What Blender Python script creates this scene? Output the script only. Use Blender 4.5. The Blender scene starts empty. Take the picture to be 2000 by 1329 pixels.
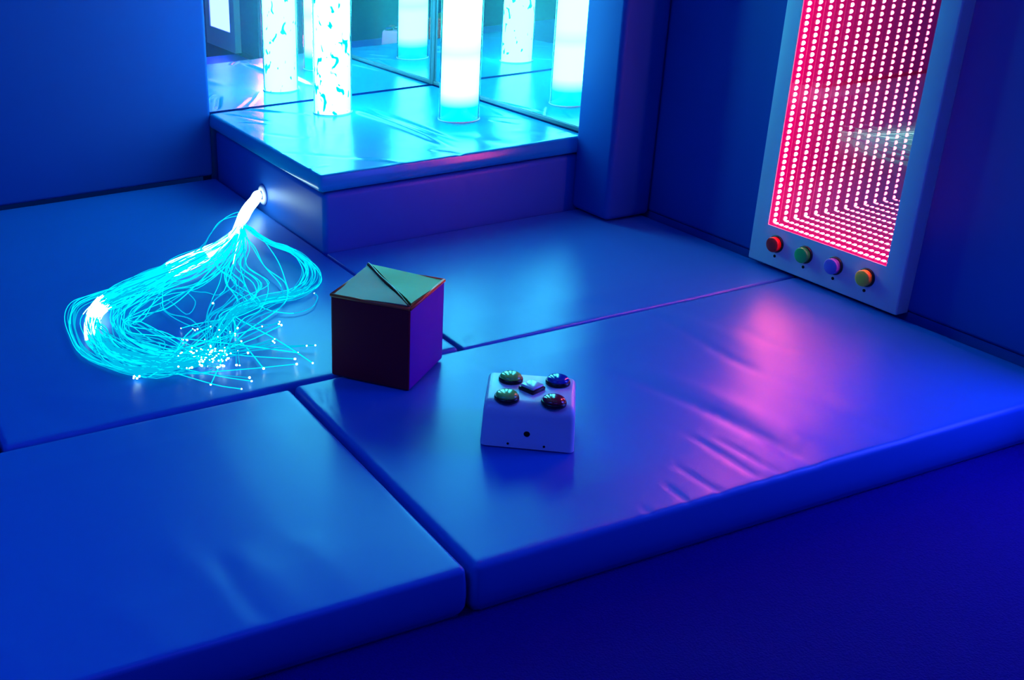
import bpy, bmesh, math, random
from mathutils import Vector, Matrix
random.seed(11)
S = bpy.context.scene
COL = S.collection

# ------------------------------------------------------------------ camera
CAM = Vector((-1.3226, -2.8787, 1.13))
FW = Vector((0.31930, 0.85501, -0.40874)).normalized()
R0 = Vector((0.9291, -0.3674, -0.0427))
RT = (R0 - FW * R0.dot(FW)).normalized()
UP = RT.cross(FW).normalized()
FPX, PX, PY = 2132.79, 487.5, 664.5
cam = bpy.data.cameras.new('camera')
cam.sensor_fit = 'HORIZONTAL'; cam.sensor_width = 36.0
cam.lens = FPX * 36.0 / 2000.0
cam.shift_x = (1000.0 - PX) / 2000.0
cam.shift_y = 0.0
cam.clip_start = 0.05; cam.clip_end = 60
co = bpy.data.objects.new('camera', cam); COL.objects.link(co)
m = Matrix((RT, UP, -FW)).transposed().to_4x4(); m.translation = CAM
co.matrix_world = m
S.camera = co

# ------------------------------------------------------------------ world, lights, exposure
S.view_settings.view_transform = 'Standard'
S.view_settings.look = 'None'
S.view_settings.exposure = 0.0
S.view_settings.gamma = 1.0
S.view_settings.use_curve_mapping = False
cy = S.cycles
cy.max_bounces = 30; cy.diffuse_bounces = 4; cy.glossy_bounces = 28
cy.transmission_bounces = 6; cy.transparent_max_bounces = 40
cy.caustics_reflective = True; cy.caustics_refractive = False
cy.sample_clamp_indirect = 40.0
cy.use_denoising = True
W = bpy.data.worlds.new('world'); S.world = W; W.use_nodes = True
W.node_tree.nodes['Background'].inputs[0].default_value = (0.0, 0.02, 0.2, 1)
W.node_tree.nodes['Background'].inputs[1].default_value = 0.3

def area_light(name, loc, target, sx, sy, color, watts):
    l = bpy.data.lights.new(name, 'AREA'); l.shape = 'RECTANGLE'
    l.size = sx; l.size_y = sy; l.color = color; l.energy = watts
    o = bpy.data.objects.new(name, l); COL.objects.link(o)
    o.location = loc
    o.rotation_euler = (Vector(target) - Vector(loc)).to_track_quat('-Z', 'Y').to_euler()
    return o
area_light('added_ceiling_wash', (-2.0, -1.4, 2.36), (-1.6, -0.9, 0), 1.6, 1.6, (0.015, 0.12, 1.0), 46)  # unseen ceiling light, added to supply the general blue room light
area_light('added_ceiling_wash_front', (-0.6, -3.4, 2.36), (-0.4, -2.2, 0), 1.4, 1.0, (0.10, 0.05, 1.0), 17)  # second unseen ceiling light, added for the front of the room

# ------------------------------------------------------------------ helpers
def ray(px, py):
    return FW + RT * ((px - PX) / FPX) - UP * ((py - PY) / FPX)
def on_z(px, py, z=0.0):
    d = ray(px, py); return CAM + d * ((z - CAM.z) / d.z)

def lin(c): return c / 12.92 if c <= 0.04045 else ((c + 0.055) / 1.055) ** 2.4

class NT:
    def __init__(self, name):
        self.m = bpy.data.materials.new(name); self.m.use_nodes = True
        self.t = self.m.node_tree; self.t.nodes.clear()
        self.out = self.n('ShaderNodeOutputMaterial')
    def n(self, kind, **kw):
        nd = self.t.nodes.new(kind)
        for k, v in kw.items(): setattr(nd, k, v)
        return nd
    def l(self, a, b): self.t.links.new(a, b)
    def bsdf(self, col, rough=0.4, spec=0.5, metal=0.0, coat=0.0, coat_r=0.1):
        b = self.n('ShaderNodeBsdfPrincipled')
        b.inputs['Base Color'].default_value = (*col, 1)
        b.inputs['Roughness'].default_value = rough
        b.inputs['Specular IOR Level'].default_value = spec
        b.inputs['Metallic'].default_value = metal
        b.inputs['Coat Weight'].default_value = coat
        b.inputs['Coat Roughness'].default_value = coat_r
        self.l(b.outputs[0], self.out.inputs[0])
        return b

def plain(name, col, rough=0.4, spec=0.5, metal=0.0, coat=0.0):
    t = NT(name); b = t.bsdf(col, rough, spec, metal, coat)
    tc = t.n('ShaderNodeTexCoord'); nz = t.n('ShaderNodeTexNoise'); nz.inputs['Scale'].default_value = 60
    mr = t.n('ShaderNodeMapRange'); mr.inputs['To Min'].default_value = max(0.02, rough - 0.04); mr.inputs['To Max'].default_value = rough + 0.04
    t.l(tc.outputs['Object'], nz.inputs['Vector']); t.l(nz.outputs['Fac'], mr.inputs['Value']); t.l(mr.outputs[0], b.inputs['Roughness'])
    return t.m

def vinyl(name, col, rough, spec, bump=0.12, scale=(5, 1.6, 5), fine=0.02):
    t = NT(name); b = t.bsdf(col, rough, spec)
    tc = t.n('ShaderNodeTexCoord'); mp = t.n('ShaderNodeMapping'); mp.inputs['Scale'].default_value = scale
    t.l(tc.outputs['Object'], mp.inputs['Vector'])
    nz = t.n('ShaderNodeTexNoise'); nz.inputs['Scale'].default_value = 1.0; nz.inputs['Detail'].default_value = 3.0; nz.inputs['Roughness'].default_value = 0.45; nz.inputs['Distortion'].default_value = 0.4
    t.l(mp.outputs[0], nz.inputs['Vector'])
    bp = t.n('ShaderNodeBump'); bp.inputs['Strength'].default_value = bump; bp.inputs['Distance'].default_value = 0.02
    t.l(nz.outputs['Fac'], bp.inputs['Height'])
    n2 = t.n('ShaderNodeTexNoise'); n2.inputs['Scale'].default_value = 420
    t.l(tc.outputs['Object'], n2.inputs['Vector'])
    b2 = t.n('ShaderNodeBump'); b2.inputs['Strength'].default_value = fine; b2.inputs['Distance'].default_value = 0.002
    t.l(n2.outputs['Fac'], b2.inputs['Height']); t.l(bp.outputs[0], b2.inputs['Normal'])
    t.l(b2.outputs[0], b.inputs['Normal'])
    return t.m

def emit(name, col, strength):
    t = NT(name); e = t.n('ShaderNodeEmission'); e.inputs[0].default_value = (*col, 1); e.inputs[1].default_value = strength
    t.l(e.outputs[0], t.out.inputs[0]); return t.m

M = {}
M['mat'] = vinyl('blue_mat_vinyl', (0.014, 0.15, 0.54), 0.38, 0.38, 0.07)
M['wall'] = vinyl('blue_padded_wall_vinyl', (0.003, 0.075, 0.38), 0.55, 0.18, 0.05, (1.2, 1.2, 1.2))
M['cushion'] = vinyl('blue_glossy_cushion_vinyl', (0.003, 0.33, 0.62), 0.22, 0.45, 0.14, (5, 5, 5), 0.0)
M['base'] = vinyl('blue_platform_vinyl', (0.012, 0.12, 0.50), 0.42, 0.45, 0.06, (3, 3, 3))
M['white'] = plain('white_painted_board', (0.66, 0.52, 0.64), 0.5, 0.4)
M['plastic'] = plain('white_moulded_plastic', (0.74, 0.70, 0.78), 0.33, 0.5)
M['black'] = plain('black_plastic', (0.004, 0.003, 0.006), 0.3, 0.5)
M['dark'] = plain('dark_hole', (0.002, 0.002, 0.004), 0.7, 0.2)
M['trim'] = plain('grey_edge_channel', (0.16, 0.20, 0.24), 0.4, 0.5)

t = NT('silvered_mirror')   # slightly hazy acrylic mirror
b = t.bsdf((0.86, 0.93, 0.93), 0.0, 0.5, 1.0)
g1 = t.n('ShaderNodeBsdfGlossy'); g1.inputs['Color'].default_value = (0.5, 0.9, 0.85, 1); g1.inputs['Roughness'].default_value = 0.5
mx = t.n('ShaderNodeMixShader'); mx.inputs[0].default_value = 0.06
t.l(b.outputs[0], mx.inputs[1]); t.l(g1.outputs[0], mx.inputs[2]); t.l(mx.outputs[0], t.out.inputs[0])
M['mirror'] = t.m
t = NT('silvered_back_mirror'); b = t.bsdf((0.81, 0.81, 0.81), 0.0, 0.5, 1.0); M['mirror_back'] = t.m

# one-way pane: clear from the room side with a weak reflection, mirrored towards the tunnel
t = NT('one_way_mirror_glass')
geo = t.n('ShaderNodeNewGeometry')
tr = t.n('ShaderNodeBsdfTransparent'); tr.inputs[0].default_value = (0.97, 0.97, 0.97, 1)
g1 = t.n('ShaderNodeBsdfGlossy'); g1.inputs['Color'].default_value = (1, 1, 1, 1); g1.inputs['Roughness'].default_value = 0.0
g2 = t.n('ShaderNodeBsdfGlossy'); g2.inputs['Color'].default_value = (0.97, 0.94, 0.95, 1); g2.inputs['Roughness'].default_value = 0.0
m1 = t.n('ShaderNodeMixShader'); m1.inputs[0].default_value = 0.13
t.l(tr.outputs[0], m1.inputs[1]); t.l(g1.outputs[0], m1.inputs[2])
m2 = t.n('ShaderNodeMixShader'); m2.inputs[0].default_value = 0.885
t.l(tr.outputs[0], m2.inputs[1]); t.l(g2.outputs[0], m2.inputs[2])
m3 = t.n('ShaderNodeMixShader'); t.l(geo.outputs['Backfacing'], m3.inputs[0])
t.l(m1.outputs[0], m3.inputs[1]); t.l(m2.outputs[0], m3.inputs[2]); t.l(m3.outputs[0], t.out.inputs[0])
M['pane'] = t.m

# clear acrylic: mostly see-through, glossy at grazing angles
t = NT('clear_acrylic')
tr = t.n('ShaderNodeBsdfTransparent'); tr.inputs[0].default_value = (0.97, 1, 1, 1)
g1 = t.n('ShaderNodeBsdfGlossy'); g1.inputs['Roughness'].default_value = 0.03
lw = t.n('ShaderNodeLayerWeight'); lw.inputs[0].default_value = 0.25
mx = t.n('ShaderNodeMixShader'); t.l(lw.outputs['Fresnel'], mx.inputs[0]); t.l(tr.outputs[0], mx.inputs[1]); t.l(g1.outputs[0], mx.inputs[2]); t.l(mx.outputs[0], t.out.inputs[0])
M['acrylic'] = t.m

# bubbling water lit from below: white bubbles with cyan gaps between them
t = NT('lit_bubbling_water')
tc = t.n('ShaderNodeTexCoord'); mp = t.n('ShaderNodeMapping'); mp.inputs['Scale'].default_value = (1.0, 1.0, 0.62); mp.inputs['Rotation'].default_value = (0.45, 0.3, 0)
t.l(tc.outputs['Object'], mp.inputs['Vector'])
nz = t.n('ShaderNodeTexNoise'); nz.inputs['Scale'].default_value = 36; nz.inputs['Detail'].default_value = 1.2; nz.inputs['Distortion'].default_value = 0.8
t.l(mp.outputs[0], nz.inputs['Vector'])
mr = t.n('ShaderNodeMapRange'); mr.inputs['From Min'].default_value = 0.63; mr.inputs['From Max'].default_value = 0.655
t.l(nz.outputs['Fac'], mr.inputs['Value'])
mc = t.n('ShaderNodeMix'); mc.data_type = 'RGBA'
mc.inputs['A'].default_value = (1.15, 13.0, 16.5, 1); mc.inputs['B'].default_value = (0.0, 0.9, 0.95, 1)
t.l(mr.outputs[0], mc.inputs['Factor'])
e = t.n('ShaderNodeEmission'); t.l(mc.outputs['Result'], e.inputs[0]); t.l(e.outputs[0], t.out.inputs[0])
M['bubbles'] = t.m

# still lit water: glowing white body, dimmer cyan foot, a slightly dimmer band higher up
t = NT('lit_still_water')
tc = t.n('ShaderNodeTexCoord'); sp = t.n('ShaderNodeSeparateXYZ'); t.l(tc.outputs['Object'], sp.inputs[0])
cr = t.n('ShaderNodeValToRGB'); mr = t.n('ShaderNodeMapRange'); mr.inputs['From Max'].default_value = 0.5
t.l(sp.outputs['Z'], mr.inputs['Value']); t.l(mr.outputs[0], cr.inputs[0])
els = cr.color_ramp.elements
els[0].position = 0.0; els[0].color = (0.0, 0.058, 0.062, 1)
els[1].position = 0.10; els[1].color = (0.0, 0.07, 0.078, 1)
for p, c in ((0.19, (0.068, .78, 1, 1)), (0.40, (0.068, .78, 1, 1)), (0.46, (0.05, 0.58, 0.75, 1)), (0.54, (0.068, .78, 1, 1)), (0.8, (0.068, .78, 1, 1))):
    k = els.new(p); k.color = c
e = t.n('ShaderNodeEmission'); e.inputs[1].default_value = 17.0
t.l(cr.outputs[0], e.inputs[0]); t.l(e.outputs[0], t.out.inputs[0])
M['still'] = t.m

# LED dome: very bright centre fading to the rim
t = NT('pink_led')
tc = t.n('ShaderNodeTexCoord'); vl = t.n('ShaderNodeVectorMath', operation='LENGTH'); t.l(tc.outputs['Object'], vl.inputs[0])
mr = t.n('ShaderNodeMapRange', interpolation_type='SMOOTHSTEP'); mr.inputs['From Min'].default_value = 0.0012; mr.inputs['From Max'].default_value = 0.0072
mr.inputs['To Min'].default_value = 330.0; mr.inputs['To Max'].default_value = 1.2
t.l(vl.outputs['Value'], mr.inputs['Value'])
e = t.n('ShaderNodeEmission'); e.inputs[0].default_value = (1.0, 0.11, 0.20, 1); t.l(mr.outputs[0], e.inputs[1]); t.l(e.outputs[0], t.out.inputs[0])
M['led'] = t.m
M['led_strip'] = emit('led_glow_on_strip', (1.0, 0.0, 0.15), 1.0)  # red glow the LEDs cast on the inner sides, put in as emission

# fibres
M['fiber'] = emit('lit_side_glow_fiber', (0.0, 0.78, 1.0), 1.25)
M['fiber_dim'] = emit('dim_side_glow_fiber', (0.0, 0.62, 1.0), 0.85)
M['fiber_hot'] = emit('bright_side_glow_fiber', (0.42, 1.0, 1.0), 4.0)
M['tip'] = emit('bright_fiber_tip', (0.5, 1.0, 1.0), 14.0)

# carpet
t = NT('blue_carpet'); b = t.bsdf((0.012, 0.006, 0.30), 0.9, 0.1)
tc = t.n('ShaderNodeTexCoord'); nz = t.n('ShaderNodeTexNoise'); nz.inputs['Scale'].default_value = 260; nz.inputs['Detail'].default_value = 3
t.l(tc.outputs['Object'], nz.inputs['Vector'])
bp = t.n('ShaderNodeBump'); bp.inputs['Strength'].default_value = 0.6; bp.inputs['Distance'].default_value = 0.004
t.l(nz.outputs['Fac'], bp.inputs['Height']); t.l(bp.outputs[0], b.inputs['Normal'])
mr = t.n('ShaderNodeMix'); mr.data_type = 'RGBA'; mr.inputs['A'].default_value = (0.005, 0.0025, 0.125, 1); mr.inputs['B'].default_value = (0.013, 0.005, 0.23, 1)
t.l(nz.outputs['Fac'], mr.inputs['Factor']); t.l(mr.outputs['Result'], b.inputs['Base Color'])
M['carpet'] = t.m

def link(name, bm, mat, parent=None, smooth=True, loc=None):
    me = bpy.data.meshes.new(name)
    bmesh.ops.recalc_face_normals(bm, faces=bm.faces) if not getattr(bm, 'keep', False) else None
    bm.to_mesh(me); bm.free()
    for mt in (mat if isinstance(mat, (list, tuple)) else [mat]): me.materials.append(mt)
    if smooth:
        for p in me.polygons: p.use_smooth = True
    o = bpy.data.objects.new(name, me); COL.objects.link(o)
    if parent: o.parent = parent
    if loc is not None: o.location = loc
    return o

def pymesh(name, verts, faces, mat, parent=None, smooth=True, midx=None, loc=None):
    me = bpy.data.meshes.new(name); me.from_pydata([tuple(v) for v in verts], [], faces); me.update()
    for mt in (mat if isinstance(mat, (list, tuple)) else [mat]): me.materials.append(mt)
    for i, p in enumerate(me.polygons):
        p.use_smooth = smooth
        if midx: p.material_index = midx[i]
    o = bpy.data.objects.new(name, me); COL.objects.link(o)
    if parent: o.parent = parent
    if loc is not None: o.location = loc
    return o

def thing(name, loc, label, cat, group=None, rz=0.0):
    o = bpy.data.objects.new(name, None); COL.objects.link(o)
    o.empty_display_size = 0.05; o.location = loc; o.rotation_euler = (0, 0, rz)
    o['label'] = label; o['category'] = cat
    if group: o['group'] = group
    return o
def tag(o, label, cat, group=None):
    o['label'] = label; o['category'] = cat
    if group: o['group'] = group
    return o
def struct(o): o['kind'] = 'structure'; return o

def autosmooth(o, ang=40):
    me = o.data
    try: me.set_sharp_from_angle(angle=math.radians(ang))
    except Exception: pass
    return o

def box_bm(x0, x1, y0, y1, z0, z1, bev=0.0, seg=3, bm=None, edges=None):
    own = bm is None
    if own: bm = bmesh.new()
    r = bmesh.ops.create_cube(bm, size=1.0)
    for v in r['verts']:
        v.co = Vector((x0 + (v.co.x + .5) * (x1 - x0), y0 + (v.co.y + .5) * (y1 - y0), z0 + (v.co.z + .5) * (z1 - z0)))
    if bev > 0:
        es = list({e for v in r['verts'] for e in v.link_edges})
        if edges: es = [e for e in es if edges(e)]
        bmesh.ops.bevel(bm, geom=es, offset=bev, segments=seg, profile=0.5, affect='EDGES')
    return bm

def crease_fn(creases):
    # each: (p0, p1, width, height[, asym]) ridge (or valley) along a segment, tapering at both ends
    data = []
    for p0, p1, w, h in creases:
        a = Vector((p0[0], p0[1])); b_ = Vector((p1[0], p1[1])); d = b_ - a; L = d.length
        data.append((a, d / L, L, w, h))
    def f(x, y):
        z = 0.0
        for a, d, L, w, h in data:
            q = Vector((x, y)) - a; s = q.dot(d) / L
            if -0.15 < s < 1.15:
                n = (q.x * -d.y + q.y * d.x)
                n += 0.35 * w * math.sin(s * 5.1 + h * 900)
                if abs(n) < 4 * w:
                    tp = max(0.0, min(1.0, (s + .15) / .35)) * max(0.0, min(1.0, (1.15 - s) / .35))
                    z += h * math.exp(-(n / w) ** 2) * tp * tp * (3 - 2 * tp)
        return z
    return f

def cushion(name, x0, x1, y0, y1, z0, z1, r, res, mat, parent=None, creases=(), crown=0.004, seed=0, flat=(), lip=.006):
    """soft upholstered slab: rounded top edge and plan corners, slightly crowned, creased skin"""
    f = crease_fn(creases)
    def ticks(a, b):
        k = 5
        n = max(2, int((b - a - 2 * r) / res))
        out = [(a + r, -1 + i / k) for i in range(k)]
        out += [(a + r + (b - a - 2 * r) * i / n, 0.0) for i in range(n + 1)]
        out += [(b - r, (i + 1) / k) for i in range(k)]
        return out
    X, Y = ticks(x0, x1), ticks(y0, y1)
    ox, oy = (x0 + x1) / 2, (y0 + y1) / 2
    V = []; nx, ny = len(X), len(Y)
    for j, (by, ty) in enumerate(Y):
        for i, (bx, tx) in enumerate(X):
            tt = max(abs(tx), abs(ty)); L = math.hypot(tx, ty)
            if tt > 0:
                dx, dy = tx / L, ty / L
                h = r * math.sin(tt * math.pi / 2); dz = r * (1 - math.cos(tt * math.pi / 2))
                x, y = bx + dx * h, by + dy * h
            else: x, y, dz = bx, by, 0.0
            u = (x - x0) / (x1 - x0); v = (y - y0) / (y1 - y0)
            cz = crown * (min(1, 6 * u) * min(1, 6 * (1 - u)) * min(1, 6 * v) * min(1, 6 * (1 - v))) if 0 < u < 1 and 0 < v < 1 else 0
            und = 0.0007 * math.sin(5.3 * x + 2.1 * y + seed) * math.sin(4.1 * y - 1.7 * x + 2 * seed)
            k = 1.0
            for fx, fy, fr_ in flat: k *= max(0.0, min(1.0, (math.hypot(x - fx, y - fy) - fr_) / .02))
            z = z1 - crown - dz + cz + (f(x, y) + und) * (1 - 0.75 * tt) * k
            V.append((x - ox, y - oy, z - z0))
    F = [(j * nx + i, j * nx + i + 1, (j + 1) * nx + i + 1, (j + 1) * nx + i) for j in range(ny - 1) for i in range(nx - 1)]
    loop = [i for i in range(nx)] + [j * nx + nx - 1 for j in range(1, ny)] + [(ny - 1) * nx + i for i in range(nx - 2, -1, -1)] + [j * nx for j in range(ny - 2, 0, -1)]
    H = z1 - crown - r - z0
    prev = loop
    for zz, out in ((0.75, 0.0022), (0.5, 0.003), (0.25, 0.0022), (0.13, -0.001), (0.04, -0.006), (0.0, -lip)):
        cur = []
        for a in loop:
            x, y, z = V[a]; L = math.hypot(x, y)
            hx, hy = (x1 - x0) / 2, (y1 - y0) / 2
            sx = (1 if x > 0 else -1) if abs(abs(x) - hx) < r else 0; sy = (1 if y > 0 else -1) if abs(abs(y) - hy) < r else 0
            V.append((x + out * sx, y + out * sy, H * zz)); cur.append(len(V) - 1)
        n = len(loop)
        F += [(prev[k], cur[k], cur[(k + 1) % n], prev[(k + 1) % n]) for k in range(n)]
        prev = cur
    V.append((0, 0, 0)); c = len(V) - 1; n = len(loop)
    F += [(prev[(k + 1) % n], prev[k], c) for k in range(n)]
    return pymesh(name, V, F, mat, parent, True, None, (ox, oy, z0))

def lathe(profile, n=40, axis='Z', bm=None, cap=True):
    """profile: list of (radius, height)"""
    V = []; F = []
    for r_, h_ in profile:
        for k in range(n):
            a = 2 * math.pi * k / n
            p = (r_ * math.cos(a), r_ * math.sin(a), h_)
            if axis == '-X': p = (-p[2], p[0], p[1])
            V.append(p)
    for i in range(len(profile) - 1):
        for k in range(n):
            a, b_ = i * n + k, i * n + (k + 1) % n
            F.append((a, b_, b_ + n, a + n))
    if cap:
        F.append(tuple(range(n - 1, -1, -1))); F.append(tuple((len(profile) - 1) * n + k for k in range(n)))
    return V, F

def smooth_path(pts, n):
    """Catmull-Rom through pts, n samples, evenly spaced in parameter"""
    P = [Vector(p) for p in pts]; P = [P[0] * 2 - P[1]] + P + [P[-1] * 2 - P[-2]]
    out = []; m_ = len(P) - 3
    for k in range(n):
        u = k / (n - 1) * m_; i = min(int(u), m_ - 1); u -= i
        a, b_, c, d = P[i:i + 4]
        out.append(0.5 * ((2 * b_) + (c - a) * u + (2 * a - 5 * b_ + 4 * c - d) * u * u + (3 * b_ - a - 3 * c + d) * u ** 3))
    return out

def sweep(path, radius, sides=5, V=None, F=None):
    if V is None: V, F = [], []
    b0 = len(V); n = len(path)
    for i, p in enumerate(path):
        tg = (path[min(i + 1, n - 1)] - path[max(i - 1, 0)])
        tg = tg.normalized() if tg.length > 1e-9 else Vector((1, 0, 0))
        up = Vector((0, 0, 1)) if abs(tg.z) < 0.9 else Vector((1, 0, 0))
        s = tg.cross(up).normalized(); u = s.cross(tg)
        rr = radius(i / (n - 1)) if callable(radius) else radius
        for k in range(sides):
            a = 2 * math.pi * k / sides
            V.append(p + s * (rr * math.cos(a)) + u * (rr * math.sin(a)))
    for i in range(n - 1):
        for k in range(sides):
            a, b_ = b0 + i * sides + k, b0 + i * sides + (k + 1) % sides
            F.append((a, b_, b_ + sides, a + sides))
    F.append(tuple(b0 + k for k in range(sides - 1, -1, -1))); F.append(tuple(b0 + (n - 1) * sides + k for k in range(sides)))
    return V, F

# ------------------------------------------------------------------ the room
ZF = -0.1064                       # carpet; mat tops are z = 0
XW = 1.0885                         # face of the right wall
XL, YB, ZC = -3.3, -4.4, 2.4       # far left wall, wall behind the viewer, ceiling
WX, WY, H1, H2 = 0.915, 0.9654, 0.1839, 0.2418
YM, XM = 0.985, 0.957              # mirror planes
struct(link('floor', box_bm(XL - .1, 1.25, YB - .1, 1.15, ZF - .1, ZF), M['carpet'], None, False))
struct(link('ceiling', box_bm(XL - .1, 1.25, YB - .1, 1.15, ZC, ZC + .1), plain('ceiling_paint', (0.25, 0.3, 0.42), 0.8, 0.2), None, False))
wb = struct(autosmooth(link('wall_back', box_bm(XL, 0.0, WY, 1.10, 0.004, ZC, 0.014, 5), M['wall'])))
struct(link('wall_left', box_bm(XL - .1, XL, YB, 1.1, ZF, ZC), M['wall'], None, False))
struct(link('wall_front', box_bm(XL, 1.2, YB - .1, YB, ZF, ZC), M['wall'], None, False))
struct(autosmooth(link('wall_right', box_bm(XW, 1.25, YB, 1.10, 0.007, ZC, 0.012, 4), M['wall'])))
struct(link('baseboard_right', box_bm(XW + .006, 1.25, YB, 1.1, ZF, 0.007), M['wall'], None, False))
struct(link('trim_1', box_bm(0.0, XM + .05, YM + .012, 1.10, ZF, ZC), M['wall'], None, False))
struct(link('trim_2', box_bm(XM + .012, XW, 0.02, YM + .012, ZF, ZC), M['wall'], None, False))
pl = struct(autosmooth(link('pillar', box_bm(WX, XW - .001, -0.1804, 0.004, 0.001, ZC, 0.018, 5), M['wall'])))

# ------------------------------------------------------------------ floor mats
def pxl(*q): return [((on_z(a, b_)), (on_z(c, d)), w, h) for a, b_, c, d, w, h in q]
G = 'blue floor mats'
c4 = pxl((1270, 612, 1485, 728, .020, -.0026), (1300, 600, 1500, 700, .03, .0016), (1228, 735, 1600, 905, .022, -.0042), (1270, 720, 1620, 880, .03, .0022),
         (1400, 860, 1540, 925, .009, -.0022), (1345, 852, 1500, 935, .010, -.0024), (1320, 912, 1420, 962, .008, -.0022), (1296, 943, 1350, 980, .006, -.0022),
         (1250, 985, 1275, 1000, .006, -.002), (1440, 640, 1560, 690, .02, -.0014), (1520, 740, 1780, 860, .03, -.0018),
         (900, 700, 1120, 790, .02, -.0012), (640, 760, 655, 800, .006, -.002), (615, 760, 628, 790, .006, -.0015), (1000, 900, 1200, 1010, .03, -.0012))
mat4 = cushion('floor_mat', -0.441, XW - .012, -1.5655, -0.7925, ZF, 0.0, 0.013, 0.008, M['mat'], creases=c4, seed=1)
tag(mat4, 'blue vinyl floor mat under the white button box, glowing pink beside the light panel', 'mat', G)
c3 = pxl((340, 1050, 480, 1225, .035, .0014), (470, 1065, 560, 1190, .035, .0013), (200, 1150, 330, 1280, .035, .0010), (30, 1250, 20, 1320, .03, .0010), (610, 1040, 660, 1150, .03, .0012), (420, 1090, 520, 1215, .02, -.0014))
mat3 = cushion('floor_mat', -1.935, -0.4535, -1.563, -0.7985, ZF, -0.001, 0.011, 0.009, M['mat'], creases=c3, seed=2)
tag(mat3, 'empty blue vinyl floor mat in front, left of the mat with the button box', 'mat', G)
c1 = pxl((60, 800, 220, 835, .03, -.0012), (80, 760, 300, 800, .03, .001))
mat1 = cushion('floor_mat', -1.110, 0.0075, -0.785, 0.962, ZF, 0.0, 0.013, 0.012, M['mat'], creases=c1, seed=3)
tag(mat1, 'blue vinyl floor mat under the glowing fibre strands', 'mat', G)
mat0 = cushion('floor_mat', -2.60, -1.119, -0.785, 0.962, ZF, 0.0, 0.013, 0.03, M['mat'], seed=5)
tag(mat0, 'blue vinyl floor mat at the far left edge, beyond the fibre strands', 'mat', G)
c2 = pxl((912, 655, 930, 668, .006, -.002), (1000, 560, 1200, 600, .04, -.0010))
mat2 = cushion('floor_mat', 0.0165, XW - .012, -0.788, -0.004, ZF, -0.002, 0.006, 0.01, M['mat'], creases=c2, seed=4)
tag(mat2, 'blue vinyl floor mat at the foot of the platform, between platform and light panel', 'mat', G)

# ------------------------------------------------------------------ corner platform
base = thing('corner_platform', (0.45, 0.48, ZF), 'low blue upholstered platform box filling the mirrored corner', 'platform')
ob = autosmooth(link('box', box_bm(0.012, XM - .004, 0.001, YM - .02, ZF, H1 - .004, 0.018, 5), M['base'], base))
ob.location = -base.location
V, F = lathe([(0.017, 0), (0.034, 0), (0.036, .004), (0.03, .009), (0.019, .010), (0.017, .006)], 32, '-X', cap=False)
g = pymesh('cable_grommet', V, F, M['plastic'], base); g.location = Vector((0.0122, 0.4935, 0.050)) - base.location
def pz(*q): return [((on_z(a, b_, H2)), (on_z(c, d, H2)), w, h * 1.5) for a, b_, c, d, w, h in q]
cc = pz((690, 214, 872, 284, .016, .0060), (730, 214, 880, 270, .010, -.0035), (556, 298, 700, 308, .010, -.0018), (690, 309, 790, 316, .010, .0022), (490, 212, 620, 226, .006, .0025), (472, 238, 525, 242, .006, .002),
        (930, 200, 985, 226, .006, .0028), (939, 226, 1032, 233, .005, .0022), (960, 236, 1015, 243, .006, -.002), (520, 262, 600, 270, .012, -.0015),
        (845, 292, 905, 300, .009, -.003), (890, 262, 1010, 280, .03, -.0018), (440, 222, 520, 236, .008, -.002), (1000, 255, 1080, 262, .02, .0012),
        (620, 240, 640, 300, .03, .001), (600, 330, 640, 322, .008, .0016), (1090, 262, 1112, 258, .008, .0015), (470, 214, 560, 220, .01, -.002))
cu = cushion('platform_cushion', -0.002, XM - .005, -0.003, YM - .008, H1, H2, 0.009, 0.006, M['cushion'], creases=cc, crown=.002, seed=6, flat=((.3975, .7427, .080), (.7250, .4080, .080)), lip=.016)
tag(cu, 'thin glossy blue vinyl cushion on top of the corner platform, lit cyan', 'cushion')

# mirrors
mr_b = tag(link('wall_mirror', box_bm(0.003, XM + .008, YM, YM + .010, H2 + .002, 2.2), M['mirror'], None, False), 'tall wall mirror behind the bubbling tube, left of the mirrored corner', 'mirror')
mr_r = tag(link('wall_mirror', box_bm(XM, XM + .010, 0.022, YM - .002, H2 + .002, 2.2), M['mirror'], None, False), 'tall wall mirror on the right of the platform, next to the pillar', 'mirror')
link('edge_channel', box_bm(XM - .006, XM - .0005, 0.022, YM - .014, H2 + .001, H2 + .015, 0.002, 2), M['trim'], mr_r)
link('corner_strip', box_bm(XM - .011, XM - .0008, YM - .011, YM - .0008, H2 + .001, 2.2, 0.002, 2), M['trim'], mr_b)

# ------------------------------------------------------------------ bubble tubes
def bubble_tube(x, y, label, water):
    t_ = thing('bubble_tube', (x, y, H2 + .0006), label, 'bubble tube', 'bubble tubes on the platform')
    R = 0.069; H = 1.45
    V, F = lathe([(R - .004, 0.002), (R - .004, H)], 64)
    pymesh('water_column', V, F, M[water], t_)
    V, F = lathe([(R - .001, 0.0), (R + .001, 0.0), (R + .001, H), (R - .001, H)], 64, cap=False)
    pymesh('acrylic_tube', V, F, M['acrylic'], t_)
    V, F = lathe([(R + .0015, 0.0), (R + .004, 0.0), (R + .004, .002), (R + .0015, .004)], 64, cap=False)
    pymesh('base_ring', V, F, M['plastic'], t_)
    V, F = lathe([(R + .002, H), (R + .010, H), (R + .010, H + .03), (R - .01, H + .034)], 48)
    pymesh('cap', V, F, M['plastic'], t_)
    return t_
bubble_tube(0.3975, 0.7427, 'glowing tube full of white bubbles, nearer the back mirror', 'bubbles')
bubble_tube(0.7250, 0.4080, 'smooth glowing white tube without bubbles, nearer the right mirror', 'still')

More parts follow.
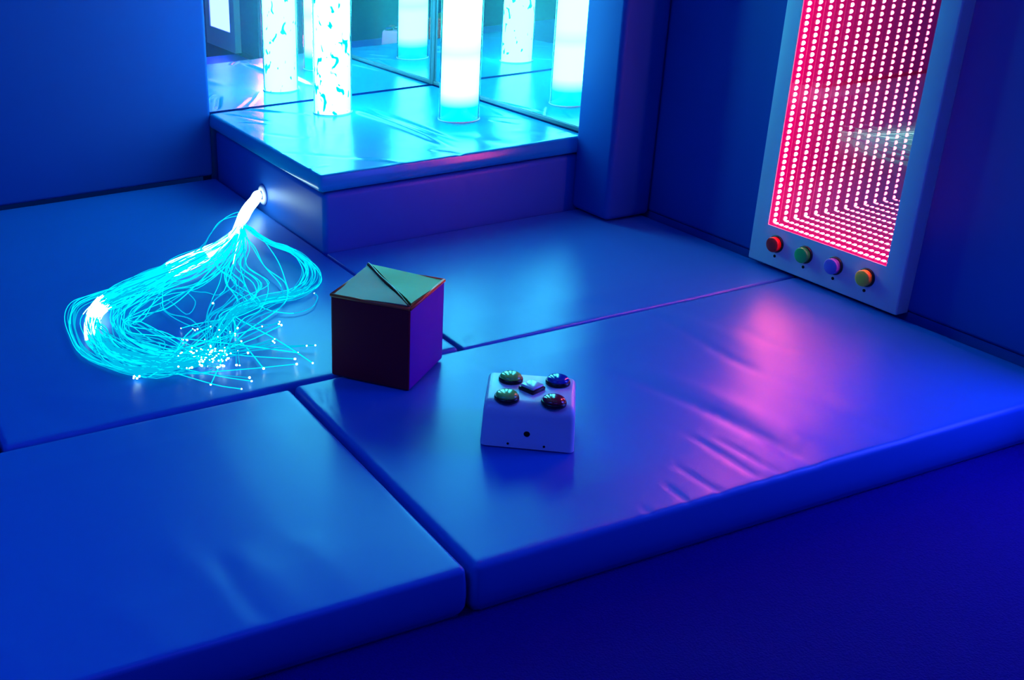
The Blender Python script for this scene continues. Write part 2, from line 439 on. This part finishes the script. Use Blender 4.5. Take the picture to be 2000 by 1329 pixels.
# ------------------------------------------------------------------ infinity light panel on the right wall
PXF = 1.0485
Y1, Y0 = -0.6395, -1.1245
W1, W0 = -0.6925, -1.0725
ZB, ZT, ZW0 = 0.006, 1.27, 0.120
NL = 60; STEP = 1 / 60; ZW1 = ZW0 + NL * STEP
panel = thing('light_panel', (XW, (Y0 + Y1) / 2, ZB), 'white framed wall panel with endless rows of pink lights and four coloured buttons', 'light panel')
OFF = -Vector(panel.location)
bm = bmesh.new()
oy = [Y0, Y1]; 
def fr(bm, X0, X1):
    outer = [(Y0, ZB), (Y1, ZB), (Y1, ZT), (Y0, ZT)]; inner = [(W0, ZW0), (W1, ZW0), (W1, ZW1), (W0, ZW1)]
    vo = [bm.verts.new((X0, y, z)) for y, z in outer]; vi = [bm.verts.new((X0, y, z)) for y, z in inner]
    wo = [bm.verts.new((X1, y, z)) for y, z in outer]; wi = [bm.verts.new((X1, y, z)) for y, z in inner]
    for k in range(4):
        j = (k + 1) % 4
        bm.faces.new((vo[k], vo[j], vi[j], vi[k])); bm.faces.new((wo[k], wi[k], wi[j], wo[j]))
        bm.faces.new((vo[k], wo[k], wo[j], vo[j])); bm.faces.new((vi[k], vi[j], wi[j], wi[k]))
    es = [e for e in bm.edges if all(v in vo for v in e.verts) or (any(v in vo for v in e.verts) and any(v in wo for v in e.verts))]
    bmesh.ops.bevel(bm, geom=es, offset=.004, segments=3, profile=.5, affect='EDGES')
fr(bm, PXF, XW - .0005)
o = autosmooth(link('frame', bm, M['white'], panel)); o.location = OFF
XG, XB = PXF + .0015, PXF + .0388
def quad(name, X, y0, y1, z0, z1, mat, flip=False):
    vs = [(X, y0, z0), (X, y0, z1), (X, y1, z1), (X, y1, z0)]
    o = pymesh(name, vs, [(0, 1, 2, 3) if not flip else (3, 2, 1, 0)], mat, panel, False); o.location = OFF; return o
pane = quad('one_way_glass', XG, W0 + .0005, W1 - .0005, ZW0 + .0005, ZW1 - .0005, M['pane'])
back = quad('back_mirror', XB, W0 + .0005, W1 - .0005, ZW0 + .0005, ZW1 - .0005, M['mirror_back'], True)
XMID = (XG + XB) / 2
# strips under the leds on the four inner sides; their emission imitates the led glow
def sleeve(y0, y1, z0, z1):
    o = autosmooth(link('led_strip', box_bm(XMID - .0174, XMID + .0174, y0, y1, z0, z1), M['led_strip'], panel, False)); o.location = OFF
sleeve(W1 - .0012, W1 - .0002, ZW0 + .001, ZW1 - .001); sleeve(W0 + .0002, W0 + .0012, ZW0 + .001, ZW1 - .001)
sleeve(W0 + .002, W1 - .002, ZW0 + .0002, ZW0 + .0012); sleeve(W0 + .002, W1 - .002, ZW1 - .0012, ZW1 - .0002)
def dome(n1=14, n2=4, rx=.0090, rz=.0056, h=.0030):
    """half ellipsoid: width rx (X), height rz (Z), bulging towards -Y"""
    V = []; F = []
    for i in range(n2):
        a = math.pi / 2 * i / n2
        for k in range(n1):
            b_ = 2 * math.pi * k / n1
            V.append((rx * math.cos(a) * math.cos(b_), -h * math.sin(a), rz * math.cos(a) * math.sin(b_)))
    V.append((0, -h, 0)); top = len(V) - 1
    for i in range(n2 - 1):
        for k in range(n1):
            a, b_ = i * n1 + k, i * n1 + (k + 1) % n1
            F.append((a, b_, b_ + n1, a + n1))
    for k in range(n1): F.append(((n2 - 1) * n1 + k, (n2 - 1) * n1 + (k + 1) % n1, top))
    F.append(tuple(range(n1 - 1, -1, -1)))
    return V, F
V, F = dome()
led0 = pymesh('led', V, F, M['led'], panel, True); led0.location = Vector((XMID, W1 - .0012, ZW0 + STEP * .5)) + OFF
for k in range(1, NL):
    c = led0.copy(); COL.objects.link(c); c.location = Vector((XMID, W1 - .0012, ZW0 + STEP * (k + .5))) + OFF
NB = 22; SB = (W1 - W0) / NB
for k in range(NB):
    c = led0.copy(); COL.objects.link(c); c.rotation_euler = (-math.pi / 2, 0, 0)
    c.location = Vector((XMID, W0 + SB * (k + .5), ZW0 + .0012)) + OFF
V2, F2 = [], []
def addd(loc, rx):
    b0 = len(V2); R_ = Matrix.Rotation(rx, 3, 'X')
    for v in V: V2.append(R_ @ Vector(v) + loc)
    for f in F: F2.append(tuple(i + b0 for i in f))
for k in range(NL): addd(Vector((XMID, W0 + .0012, ZW0 + STEP * (k + .5))), math.pi)
for k in range(NB): addd(Vector((XMID, W0 + SB * (k + .5), ZW1 - .0012)), math.pi / 2)
M['led_far'] = emit('pink_led_far_rows', (1.0, 0.11, 0.20), 120.0)
o = pymesh('led_rows', V2, F2, M['led_far'], panel); o.location = OFF; o['kind'] = 'stuff'
capc = {'red': (0.85, 0.004, 0.008), 'green': (0.02, 0.42, 0.08), 'blue': (0.16, 0.10, 0.55), 'yellow': (0.92, 0.42, 0.03)}
for i, (nm, yy) in enumerate((('red', -.7306), ('green', -.8296), ('blue', -.9269), ('yellow', -1.0239))):
    V, F = lathe([(.0245, 0), (.0245, .003), (.0235, .005), (.0215, .005)], 40, '-X')
    bz = pymesh('push_button', V, F, M['black'], panel); bz.location = Vector((PXF, yy - .001, .0745)) + OFF
    bz['label'] = nm + ' push button'
    V, F = lathe([(.0212, .0045), (.0212, .0150), (.0205, .0165), (.0190, .0172), (.006, .0176)], 40, '-X')
    cp = pymesh('button_cap', V, F, plain(nm + '_button_plastic', capc[nm], 0.35, 0.5), bz)
    V, F = lathe([(.0042, 0), (.0042, .0012), (.003, .0016)], 16, '-X')
    d = pymesh('indicator', V, F, M['dark'], panel); d.location = Vector((PXF, yy - .0015, .039)) + OFF

# ------------------------------------------------------------------ second light panel further along the right wall (seen in the back mirror, lights the mat edge blue)
p2 = thing('light_panel', (XW, -1.77, ZB), 'white glowing wall panel beyond the right edge, seen only in the back mirror', 'light panel')
bm = bmesh.new()
for a in ((-2.03, -1.95, ZB, 1.27), (-1.59, -1.51, ZB, 1.27), (-1.95, -1.59, ZB, .12), (-1.95, -1.59, 1.12, 1.27)):
    box_bm(PXF, XW - .0005, *a, bm=bm)
o = link('frame', bm, M['white'], p2, False); o.location = -Vector(p2.location)
o = link('glowing_window', box_bm(PXF + .006, XW - .001, -1.95, -1.59, .12, 1.12), emit('blue_white_panel_light', (0.05, 0.08, 1.0), 16), p2, False); o.location = -Vector(p2.location)

# ------------------------------------------------------------------ foam cube
CUX = Vector((0.7990, 0.6013, 0)); CUY = Vector((-0.6013, 0.7990, 0))
cube = thing('foam_cube', (-0.2055, -0.8110, 0.0008), 'dark red vinyl foam cube with a diagonal seam on its lid, standing across two mats', 'cube', None, math.atan2(CUX.y, CUX.x))
hs = .0985; hh = .206
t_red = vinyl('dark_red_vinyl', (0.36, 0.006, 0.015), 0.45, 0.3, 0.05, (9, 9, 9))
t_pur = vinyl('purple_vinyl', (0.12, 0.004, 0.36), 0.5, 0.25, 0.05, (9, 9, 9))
bm = box_bm(-hs, hs, -hs, hs, 0.001, hh - .004, 0.006, 3)
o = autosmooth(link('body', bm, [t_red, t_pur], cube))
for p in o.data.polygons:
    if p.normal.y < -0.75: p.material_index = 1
# lid flaps: local corners; near corner = (-x? ) : near (-,-) is towards the viewer, left (-,+), right (+,-), far (+,+)
def flap(name, c1, c2, third, mat, lift):
    N = 10; V = []; F = []
    a, b_, c = Vector(c1), Vector(c2), Vector(third)
    idx = {}
    for i in range(N + 1):
        for j in range(N + 1 - i):
            u, v = i / N, j / N; w = 1 - u - v
            p = a * w + b_ * u + c * v
            z = lift * (1 - v) ** 1.5 + .0012 * math.sin(9 * u + 4 * v) * (1 - v)
            idx[i, j] = len(V); V.append((p.x, p.y, hh - .002 + z))
    for i in range(N):
        for j in range(N - i):
            F.append((idx[i, j], idx[i + 1, j], idx[i, j + 1]))
            if j < N - i - 1: F.append((idx[i + 1, j], idx[i + 1, j + 1], idx[i, j + 1]))
    n0 = len(V)
    for v in list(V): V.append((v[0], v[1], hh - .005))
    border = [idx[i, 0] for i in range(N + 1)] + [idx[N - j, j] for j in range(1, N + 1)] + [idx[0, j] for j in range(N - 1, 0, -1)]
    for k in range(len(border)):
        q, r_ = border[k], border[(k + 1) % len(border)]; F.append((q, r_, r_ + n0, q + n0))
    bm = bmesh.new(); vs = [bm.verts.new(v) for v in V]
    for f in F:
        try: bm.faces.new([vs[i] for i in f])
        except ValueError: pass
    return autosmooth(link(name, bm, mat, cube), 50)
e = hs - .002; g_ = .003
fl = flap('lid_flap', (-e + g_ * 0, -e + g_ * 2, 0), (e - g_ * 2, e, 0), (-e, e, 0), vinyl('tan_vinyl', (0.42, 0.12, 0.10), 0.5, 0.2, 0.05, (9, 9, 9)), .006); fl['label'] = 'greyish lid flap left of the seam'
fl = flap('lid_flap', (e, e - g_ * 2, 0), (-e + g_ * 2, -e, 0), (e, -e, 0), vinyl('yellow_green_vinyl', (0.22, 0.25, 0.02), 0.5, 0.2, 0.05, (9, 9, 9)), .009); fl['label'] = 'greenish lid flap right of the seam'
V, F = sweep(smooth_path([(-e + .001, -e + .001, hh + .001), (-.03, -.032, hh + .005), (.04, .042, hh + .006), (e - .004, e - .004, hh + .008), (e, e, hh + .002)], 24), lambda s: .0028 + .0035 * max(0, s - .85) / .15, 8)
pymesh('seam_piping', V, F, vinyl('brown_piping', (0.30, 0.05, 0.012), 0.4, 0.5, 0.02), cube)
for a, b_ in (((-e, -e), (e, -e)), ((-e, -e), (-e, e)), ((e, -e), (e, e)), ((-e, e), (e, e))):
    V, F = sweep([Vector((a[0], a[1], hh - .004)), Vector(((a[0] + b_[0]) / 2, (a[1] + b_[1]) / 2, hh - .0045)), Vector((b_[0], b_[1], hh - .004))], .0045, 8)
    pymesh('edge_piping', V, F, bpy.data.materials.get('orange_edge') or vinyl('orange_edge', (0.85, 0.10, 0.01), 0.4, 0.5, 0.02), cube)

# ------------------------------------------------------------------ white button box
BW = Vector((0.8, -0.6, 0)); BD = Vector((0.6, 0.8, 0))
fl_ = Vector((-.2138, -1.2234, 0)); fr_ = Vector((-.0664, -1.3336, 0))
bc = (fl_ + fr_) / 2 + BD * .080
boxo = thing('button_box', (bc.x, bc.y, 0.0008), 'white plastic box with five big buttons on top, standing on the front right mat', 'button box', None, math.atan2(BW.y, BW.x))
bw, bd, bh = .0925, .080, .098
bm = bmesh.new(); r = bmesh.ops.create_cube(bm, size=1.0)
for v in r['verts']:
    top = v.co.z > 0
    v.co = Vector((v.co.x * 2 * (bw - (.004 if top else 0)), v.co.y * 2 * (bd - (.005 if top else 0)), .003 + (bh - .003) * (1 if top else 0)))
for sg, of in ((-1, .026), (1, .012)):
    fe = [e_ for e_ in bm.edges if all(v.co.z > .05 for v in e_.verts) and all(v.co.y * sg > .03 for v in e_.verts) and abs(e_.verts[0].co.x - e_.verts[1].co.x) > .1]
    bmesh.ops.bevel(bm, geom=fe, offset=of, segments=8, profile=.5, affect='EDGES')
se = [e_ for e_ in bm.edges if e_.calc_length() > 1e-4 and len(e_.link_faces) == 2 and e_.calc_face_angle() > .9 and max(v.co.z for v in e_.verts) > .01]
bmesh.ops.bevel(bm, geom=se, offset=.011, segments=4, profile=.5, affect='EDGES')
autosmooth(link('body', bm, M['plastic'], boxo), 35)
def dome_button(px, py, nm, col):
    p = on_z(px, py, bh + .010); q = p - Vector(boxo.location); lx, ly = q.dot(BW), q.dot(BD)
    V, F = lathe([(.0245, 0), (.0250, .004), (.0240, .0075), (.0222, .0085)], 40)
    bz = pymesh('push_button', V, F, M['black'], boxo); bz.location = (lx, ly, bh - .0005); bz['label'] = nm + ' push button'
    V, F = lathe([(.0220, .0075), (.0220, .0105), (.0205, .0130), (.0165, .0152), (.0105, .0166), (.004, .0172)], 40)
    mt = bpy.data.materials.get(nm + '_dome_plastic') or plain(nm + '_dome_plastic', col, 0.12, 0.8)
    pymesh('button_cap', V, F, mt, bz)
dome_button(998, 735, 'yellow', (0.28, 0.62, 0.08)); dome_button(1090, 741, 'dark blue', (0.01, 0.03, 0.35))
dome_button(990, 771, 'yellow', (0.28, 0.62, 0.08)); dome_button(1082, 781, 'dark red', (0.32, 0.008, 0.02))
p = on_z(1039, 755, bh + .008); q = p - Vector(boxo.location)
bz = autosmooth(link('push_button', box_bm(-.0195, .0195, -.0195, .0195, 0, .008, .002, 2), M['black'], boxo)); bz.location = (q.dot(BW), q.dot(BD), bh - .0005); bz['label'] = 'white square push button'
bz.rotation_euler = (0, 0, math.radians(52))
autosmooth(link('button_cap', box_bm(-.017, .017, -.017, .017, .0075, .0135, .003, 3), plain('white_button_plastic', (0.6, 0.62, 0.64), .15, .7), bz))
def on_front(name, lx, lz, rr, depth=.0012):
    V, F = lathe([(rr, 0), (rr * .9, depth)], 20)
    o = pymesh(name, V, F, M['dark'], boxo)
    yf = -(bd - .005 * lz / bh) - .0002
    o.location = (lx, yf, lz); o.rotation_euler = (math.pi / 2, 0, 0)
on_front('socket', -.001, .036, .0062); on_front('screw', -.037, .0115, .0024); on_front('screw', .034, .0115, .0024)
for sx in (-1, 1):
    for sy in (-1, 1):
        V, F = lathe([(.006, -.0006), (.007, .0034)], 16); f_ = pymesh('foot', V, F, M['black'], boxo); f_.location = (sx * (bw - .015), sy * (bd - .015), 0)

# ------------------------------------------------------------------ fibre optic bundle
fib = thing('fiber_optic_bundle', (-0.30, 0.10, 0.0), 'glowing cyan tail of fibre optic strands spilling from the platform over a mat', 'fiber lights')
FO = -Vector(fib.location)
HOLE = Vector((0.004, 0.4935, 0.050))
def tpt(px, py, z): return on_z(px, py, z)
trunk = [HOLE + Vector((-.005, 0, 0)), HOLE + Vector((-.015, 0, 0)), tpt(497, 392, .052), tpt(484, 408, .050), tpt(472, 430, .040), tpt(458, 452, .030), tpt(440, 470, .022)]
V, F = sweep(smooth_path(trunk[:6], 24), lambda s: .0165 + .004 * s - .012 * max(0, s - .75) / .25, 14)
o = pymesh('sleeve', V, F, emit('white_hot_fiber_sleeve', (0.6, 1.0, 1.0), 6.0), fib); o.location = FO

def rnd(s): return random.gauss(0, 1) * s
TRUNKPX = [(490, 402, .050), (472, 432, .040)]
def strand_path(way, spread, zamp):
    """way: list of (px, py, z); jitter grows along the list, coherent across the width of the bundle"""
    lat = random.uniform(-1, 1); ph = random.uniform(0, 6.28)
    pts = []
    for k, (x, y, z) in enumerate(way):
        s = spread[k]
        # offset across the local direction in the picture plane of the mat
        x0, y0 = way[max(k - 1, 0)][:2]; x1, y1 = way[min(k + 1, len(way) - 1)][:2]
        d = math.hypot(x1 - x0, y1 - y0) or 1
        nx_, ny_ = -(y1 - y0) / d, (x1 - x0) / d
        off = s * (lat * .8 + .45 * math.sin(ph + k * 1.3)) 
        pts.append(on_z(x + nx_ * off + rnd(s * .12), y + ny_ * off + rnd(s * .12), max(.0025, z + abs(rnd(zamp)))))
    st = [HOLE + Vector((-.010, rnd(.005), rnd(.005)))]
    st += [on_z(x + rnd(3.5), y + rnd(3.5), z + rnd(.004)) for x, y, z in TRUNKPX]
    return smooth_path(st + pts, 60)

paths = []   # (path, hot ranges)
TIPS = [(620, 670), (600, 676), (583, 692), (612, 708), (575, 705), (545, 630), (538, 650), (548, 628), (520, 632), (508, 640), (536, 668), (500, 690), (520, 705), (540, 720),
        (498, 740), (480, 765), (474, 758), (490, 745), (515, 720), (410, 752), (460, 725), (450, 705), (440, 690), (430, 685), (415, 700), (400, 705), (395, 710), (385, 700), (405, 690),
        (420, 680), (445, 680), (465, 690), (470, 700), (430, 710), (425, 730), (380, 690), (372, 700), (365, 720), (455, 670), (470, 665), (460, 655), (335, 722), (345, 722), (265, 735), (350, 695), (380, 642), (420, 655), (410, 640), (398, 702), (408, 697), (450, 683), (440, 684), (418, 694)]
def tip(): 
    if random.random() < .45: x, y = random.gauss(415, 22), random.gauss(696, 10)
    else: x, y = random.choice(TIPS)
    return x + rnd(4), y + rnd(3)
def away(tx, ty, fx, fy, f): return tx + (fx - tx) * f, ty + (fy - ty) * f
for i in range(62):           # the main tail: along the mat, round the left bend, back to the tips
    tx, ty = tip(); a = random.uniform(-.5, 1)
    way = [(447, 465, .022), (405, 492, .018), (350, 520, .015), (290, 550, .014), (225, 580, .016), (190, 603, .02), (178, 628, .018), (188, 655, .012), (215, 685, .008), (265, 706, .006), (330, 712, .006),
           (*away(tx, ty, 330, 712, .35), .006), (tx, ty, .006 + random.random() * .01)]
    paths.append((strand_path(way, [6, 11, 15, 17, 17, 16, 17, 20, 22, 22, 18, 11, 2], .006), [(0, .26), (.50, .56)] if i % 3 else [(0, .34), (.48, .66)]))
for i in range(26):           # looser inner strands that cut the corner
    tx, ty = tip()
    way = [(455, 468, .022), (430, 500, .016), (380, 535, .012), (320, 565, .01), (260, 600, .01), (235, 625, .01), (250, 655, .008), (310, 675, .006), (*away(tx, ty, 310, 675, .45), .006), (tx, ty, .006)]
    paths.append((strand_path(way, [8, 18, 26, 32, 32, 28, 26, 22, 12, 2], .006), [(0, .22)]))
for i in range(22):           # wide loops on the right of the sleeve
    k = random.random(); tx, ty = random.uniform(350, 470), random.uniform(640, 720)
    way = [(488, 448, .03), (520 + 20 * k, 470 + 8 * k, .028), (560 + 32 * k, 485 + 12 * k, .02), (590 + 38 * k, 515 + 12 * k, .012), (588 + 42 * k, 545 + 10 * k, .008), (560 + 30 * k, 572 + 6 * k, .006),
           (510 + 18 * k, 590, .006), (460, 612, .008), (*away(tx, ty, 460, 612, .4), .008), (tx, ty, .006)]
    paths.append((strand_path(way, [4, 4, 6, 7, 8, 8, 10, 12, 8, 3], .004), [(0, .20)]))
for i in range(20):           # strands dropping from the sleeve with S-bends
    bx = random.uniform(430, 540); tx, ty = tip()
    way = [(474, 455, .035), (470 + (bx - 470) * .4, 485, .03), (bx - 15, 520, .015), (bx + random.choice((-1, 1)) * 22, 555, .008), (bx + rnd(14), 590, .006), (bx - 40, 620, .006), (*away(tx, ty, bx - 40, 620, .4), .006), (tx, ty, .006)]
    paths.append((strand_path(way, [5, 8, 10, 12, 14, 14, 8, 2], .005), [(0, .22)]))
for i in range(9):            # stray strands outside the left bend
    k = i / 8; tx, ty = tip()
    way = [(440, 468, .03), (360, 512, .025), (270, 552, .02), (205 - 20 * k, 575, .016), (160 - 14 * k, 592, .012), (142 - 8 * k, 618, .008), (146 - 6 * k, 650, .006), (175 - 12 * k, 690 + 4 * k, .005), (240, 722, .005), (310, 728, .005), (*away(tx, ty, 310, 728, .4), .005), (tx, ty, .006)]
    paths.append((strand_path(way, [6, 8, 8, 8, 8, 8, 9, 9, 9, 9, 6, 2], .003), [(0, .2)]))
for way in ([(468, 420, .05), (430, 430, .05), (408, 460, .04), (395, 485, .02), (340, 530, .01), (290, 552, .01)],
            [(470, 415, .055), (440, 425, .052), (412, 455, .045), (398, 480, .025), (360, 510, .015)],
            [(480, 470, .03), (470, 520, .02), (500, 590, .01), (560, 610, .006), (605, 600, .005), (618, 580, .005), (613, 574, .005)],
            [(440, 560, .02), (400, 570, .015), (365, 568, .012), (380, 590, .01), (365, 610, .008), (330, 585, .008), (312, 598, .008), (345, 625, .008), (390, 640, .01), (420, 600, .02), (418, 592, .03)],
            [(400, 520, .03), (330, 545, .02), (318, 590, .01), (330, 612, .008), (372, 622, .006), (400, 650, .006), (415, 690, .006)],
            [(500, 450, .03), (540, 505, .02), (560, 555, .01), (565, 580, .006), (540, 610, .006), (480, 650, .006), (440, 690, .006)]):
    paths.append((strand_path(way, [3] * len(way), .001), [(0, .2)]))

idx = list(range(len(paths))); random.shuffle(idx)
single = set(idx[:100]) - set(); 
def strand_mesh(path, hot, V=None, F=None, MI=None):
    r_ = random.choice((.0012, .0014, .0016)); n0 = len(F) if F is not None else 0
    V, F = sweep(path, r_, 5, V, F)
    n = len(path); dim = random.choice((.25, .4, .6, .68, 1.1, 1.1))
    mi = []
    for i in range(n - 1):
        s = i / (n - 1); h = any(a <= s <= b_ for a, b_ in hot)
        mi += [1 if h else (2 if s > dim else 0)] * 5
    mi += [0, 0]
    return V, F, mi
def tip_sphere(p, r_):
    bm = bmesh.new(); bmesh.ops.create_icosphere(bm, subdivisions=1, radius=r_, matrix=Matrix.Translation(p)); return bm
VS, FS, MS = [], [], []
bmt = bmesh.new()
for i, (p, hot) in enumerate(paths):
    tr_ = random.choice((.0018, .0023, .003))
    if i in single:
        V, F, mi = strand_mesh(p, hot)
        o = pymesh('fiber_strand', V, F, [M['fiber'], M['fiber_hot'], M['fiber_dim']], fib, True, mi); o.location = FO
        link('fiber_tip', tip_sphere(p[-1], tr_), M['tip'], o)
    else:
        VS, FS, mi = strand_mesh(p, hot, VS, FS); MS += mi
        bmesh.ops.create_icosphere(bmt, subdivisions=1, radius=tr_, matrix=Matrix.Translation(p[-1]))
o = pymesh('fiber_strands', VS, FS, [M['fiber'], M['fiber_hot'], M['fiber_dim']], fib, True, MS); o.location = FO; o['kind'] = 'stuff'
link('fiber_tips', bmt, M['tip'], o)
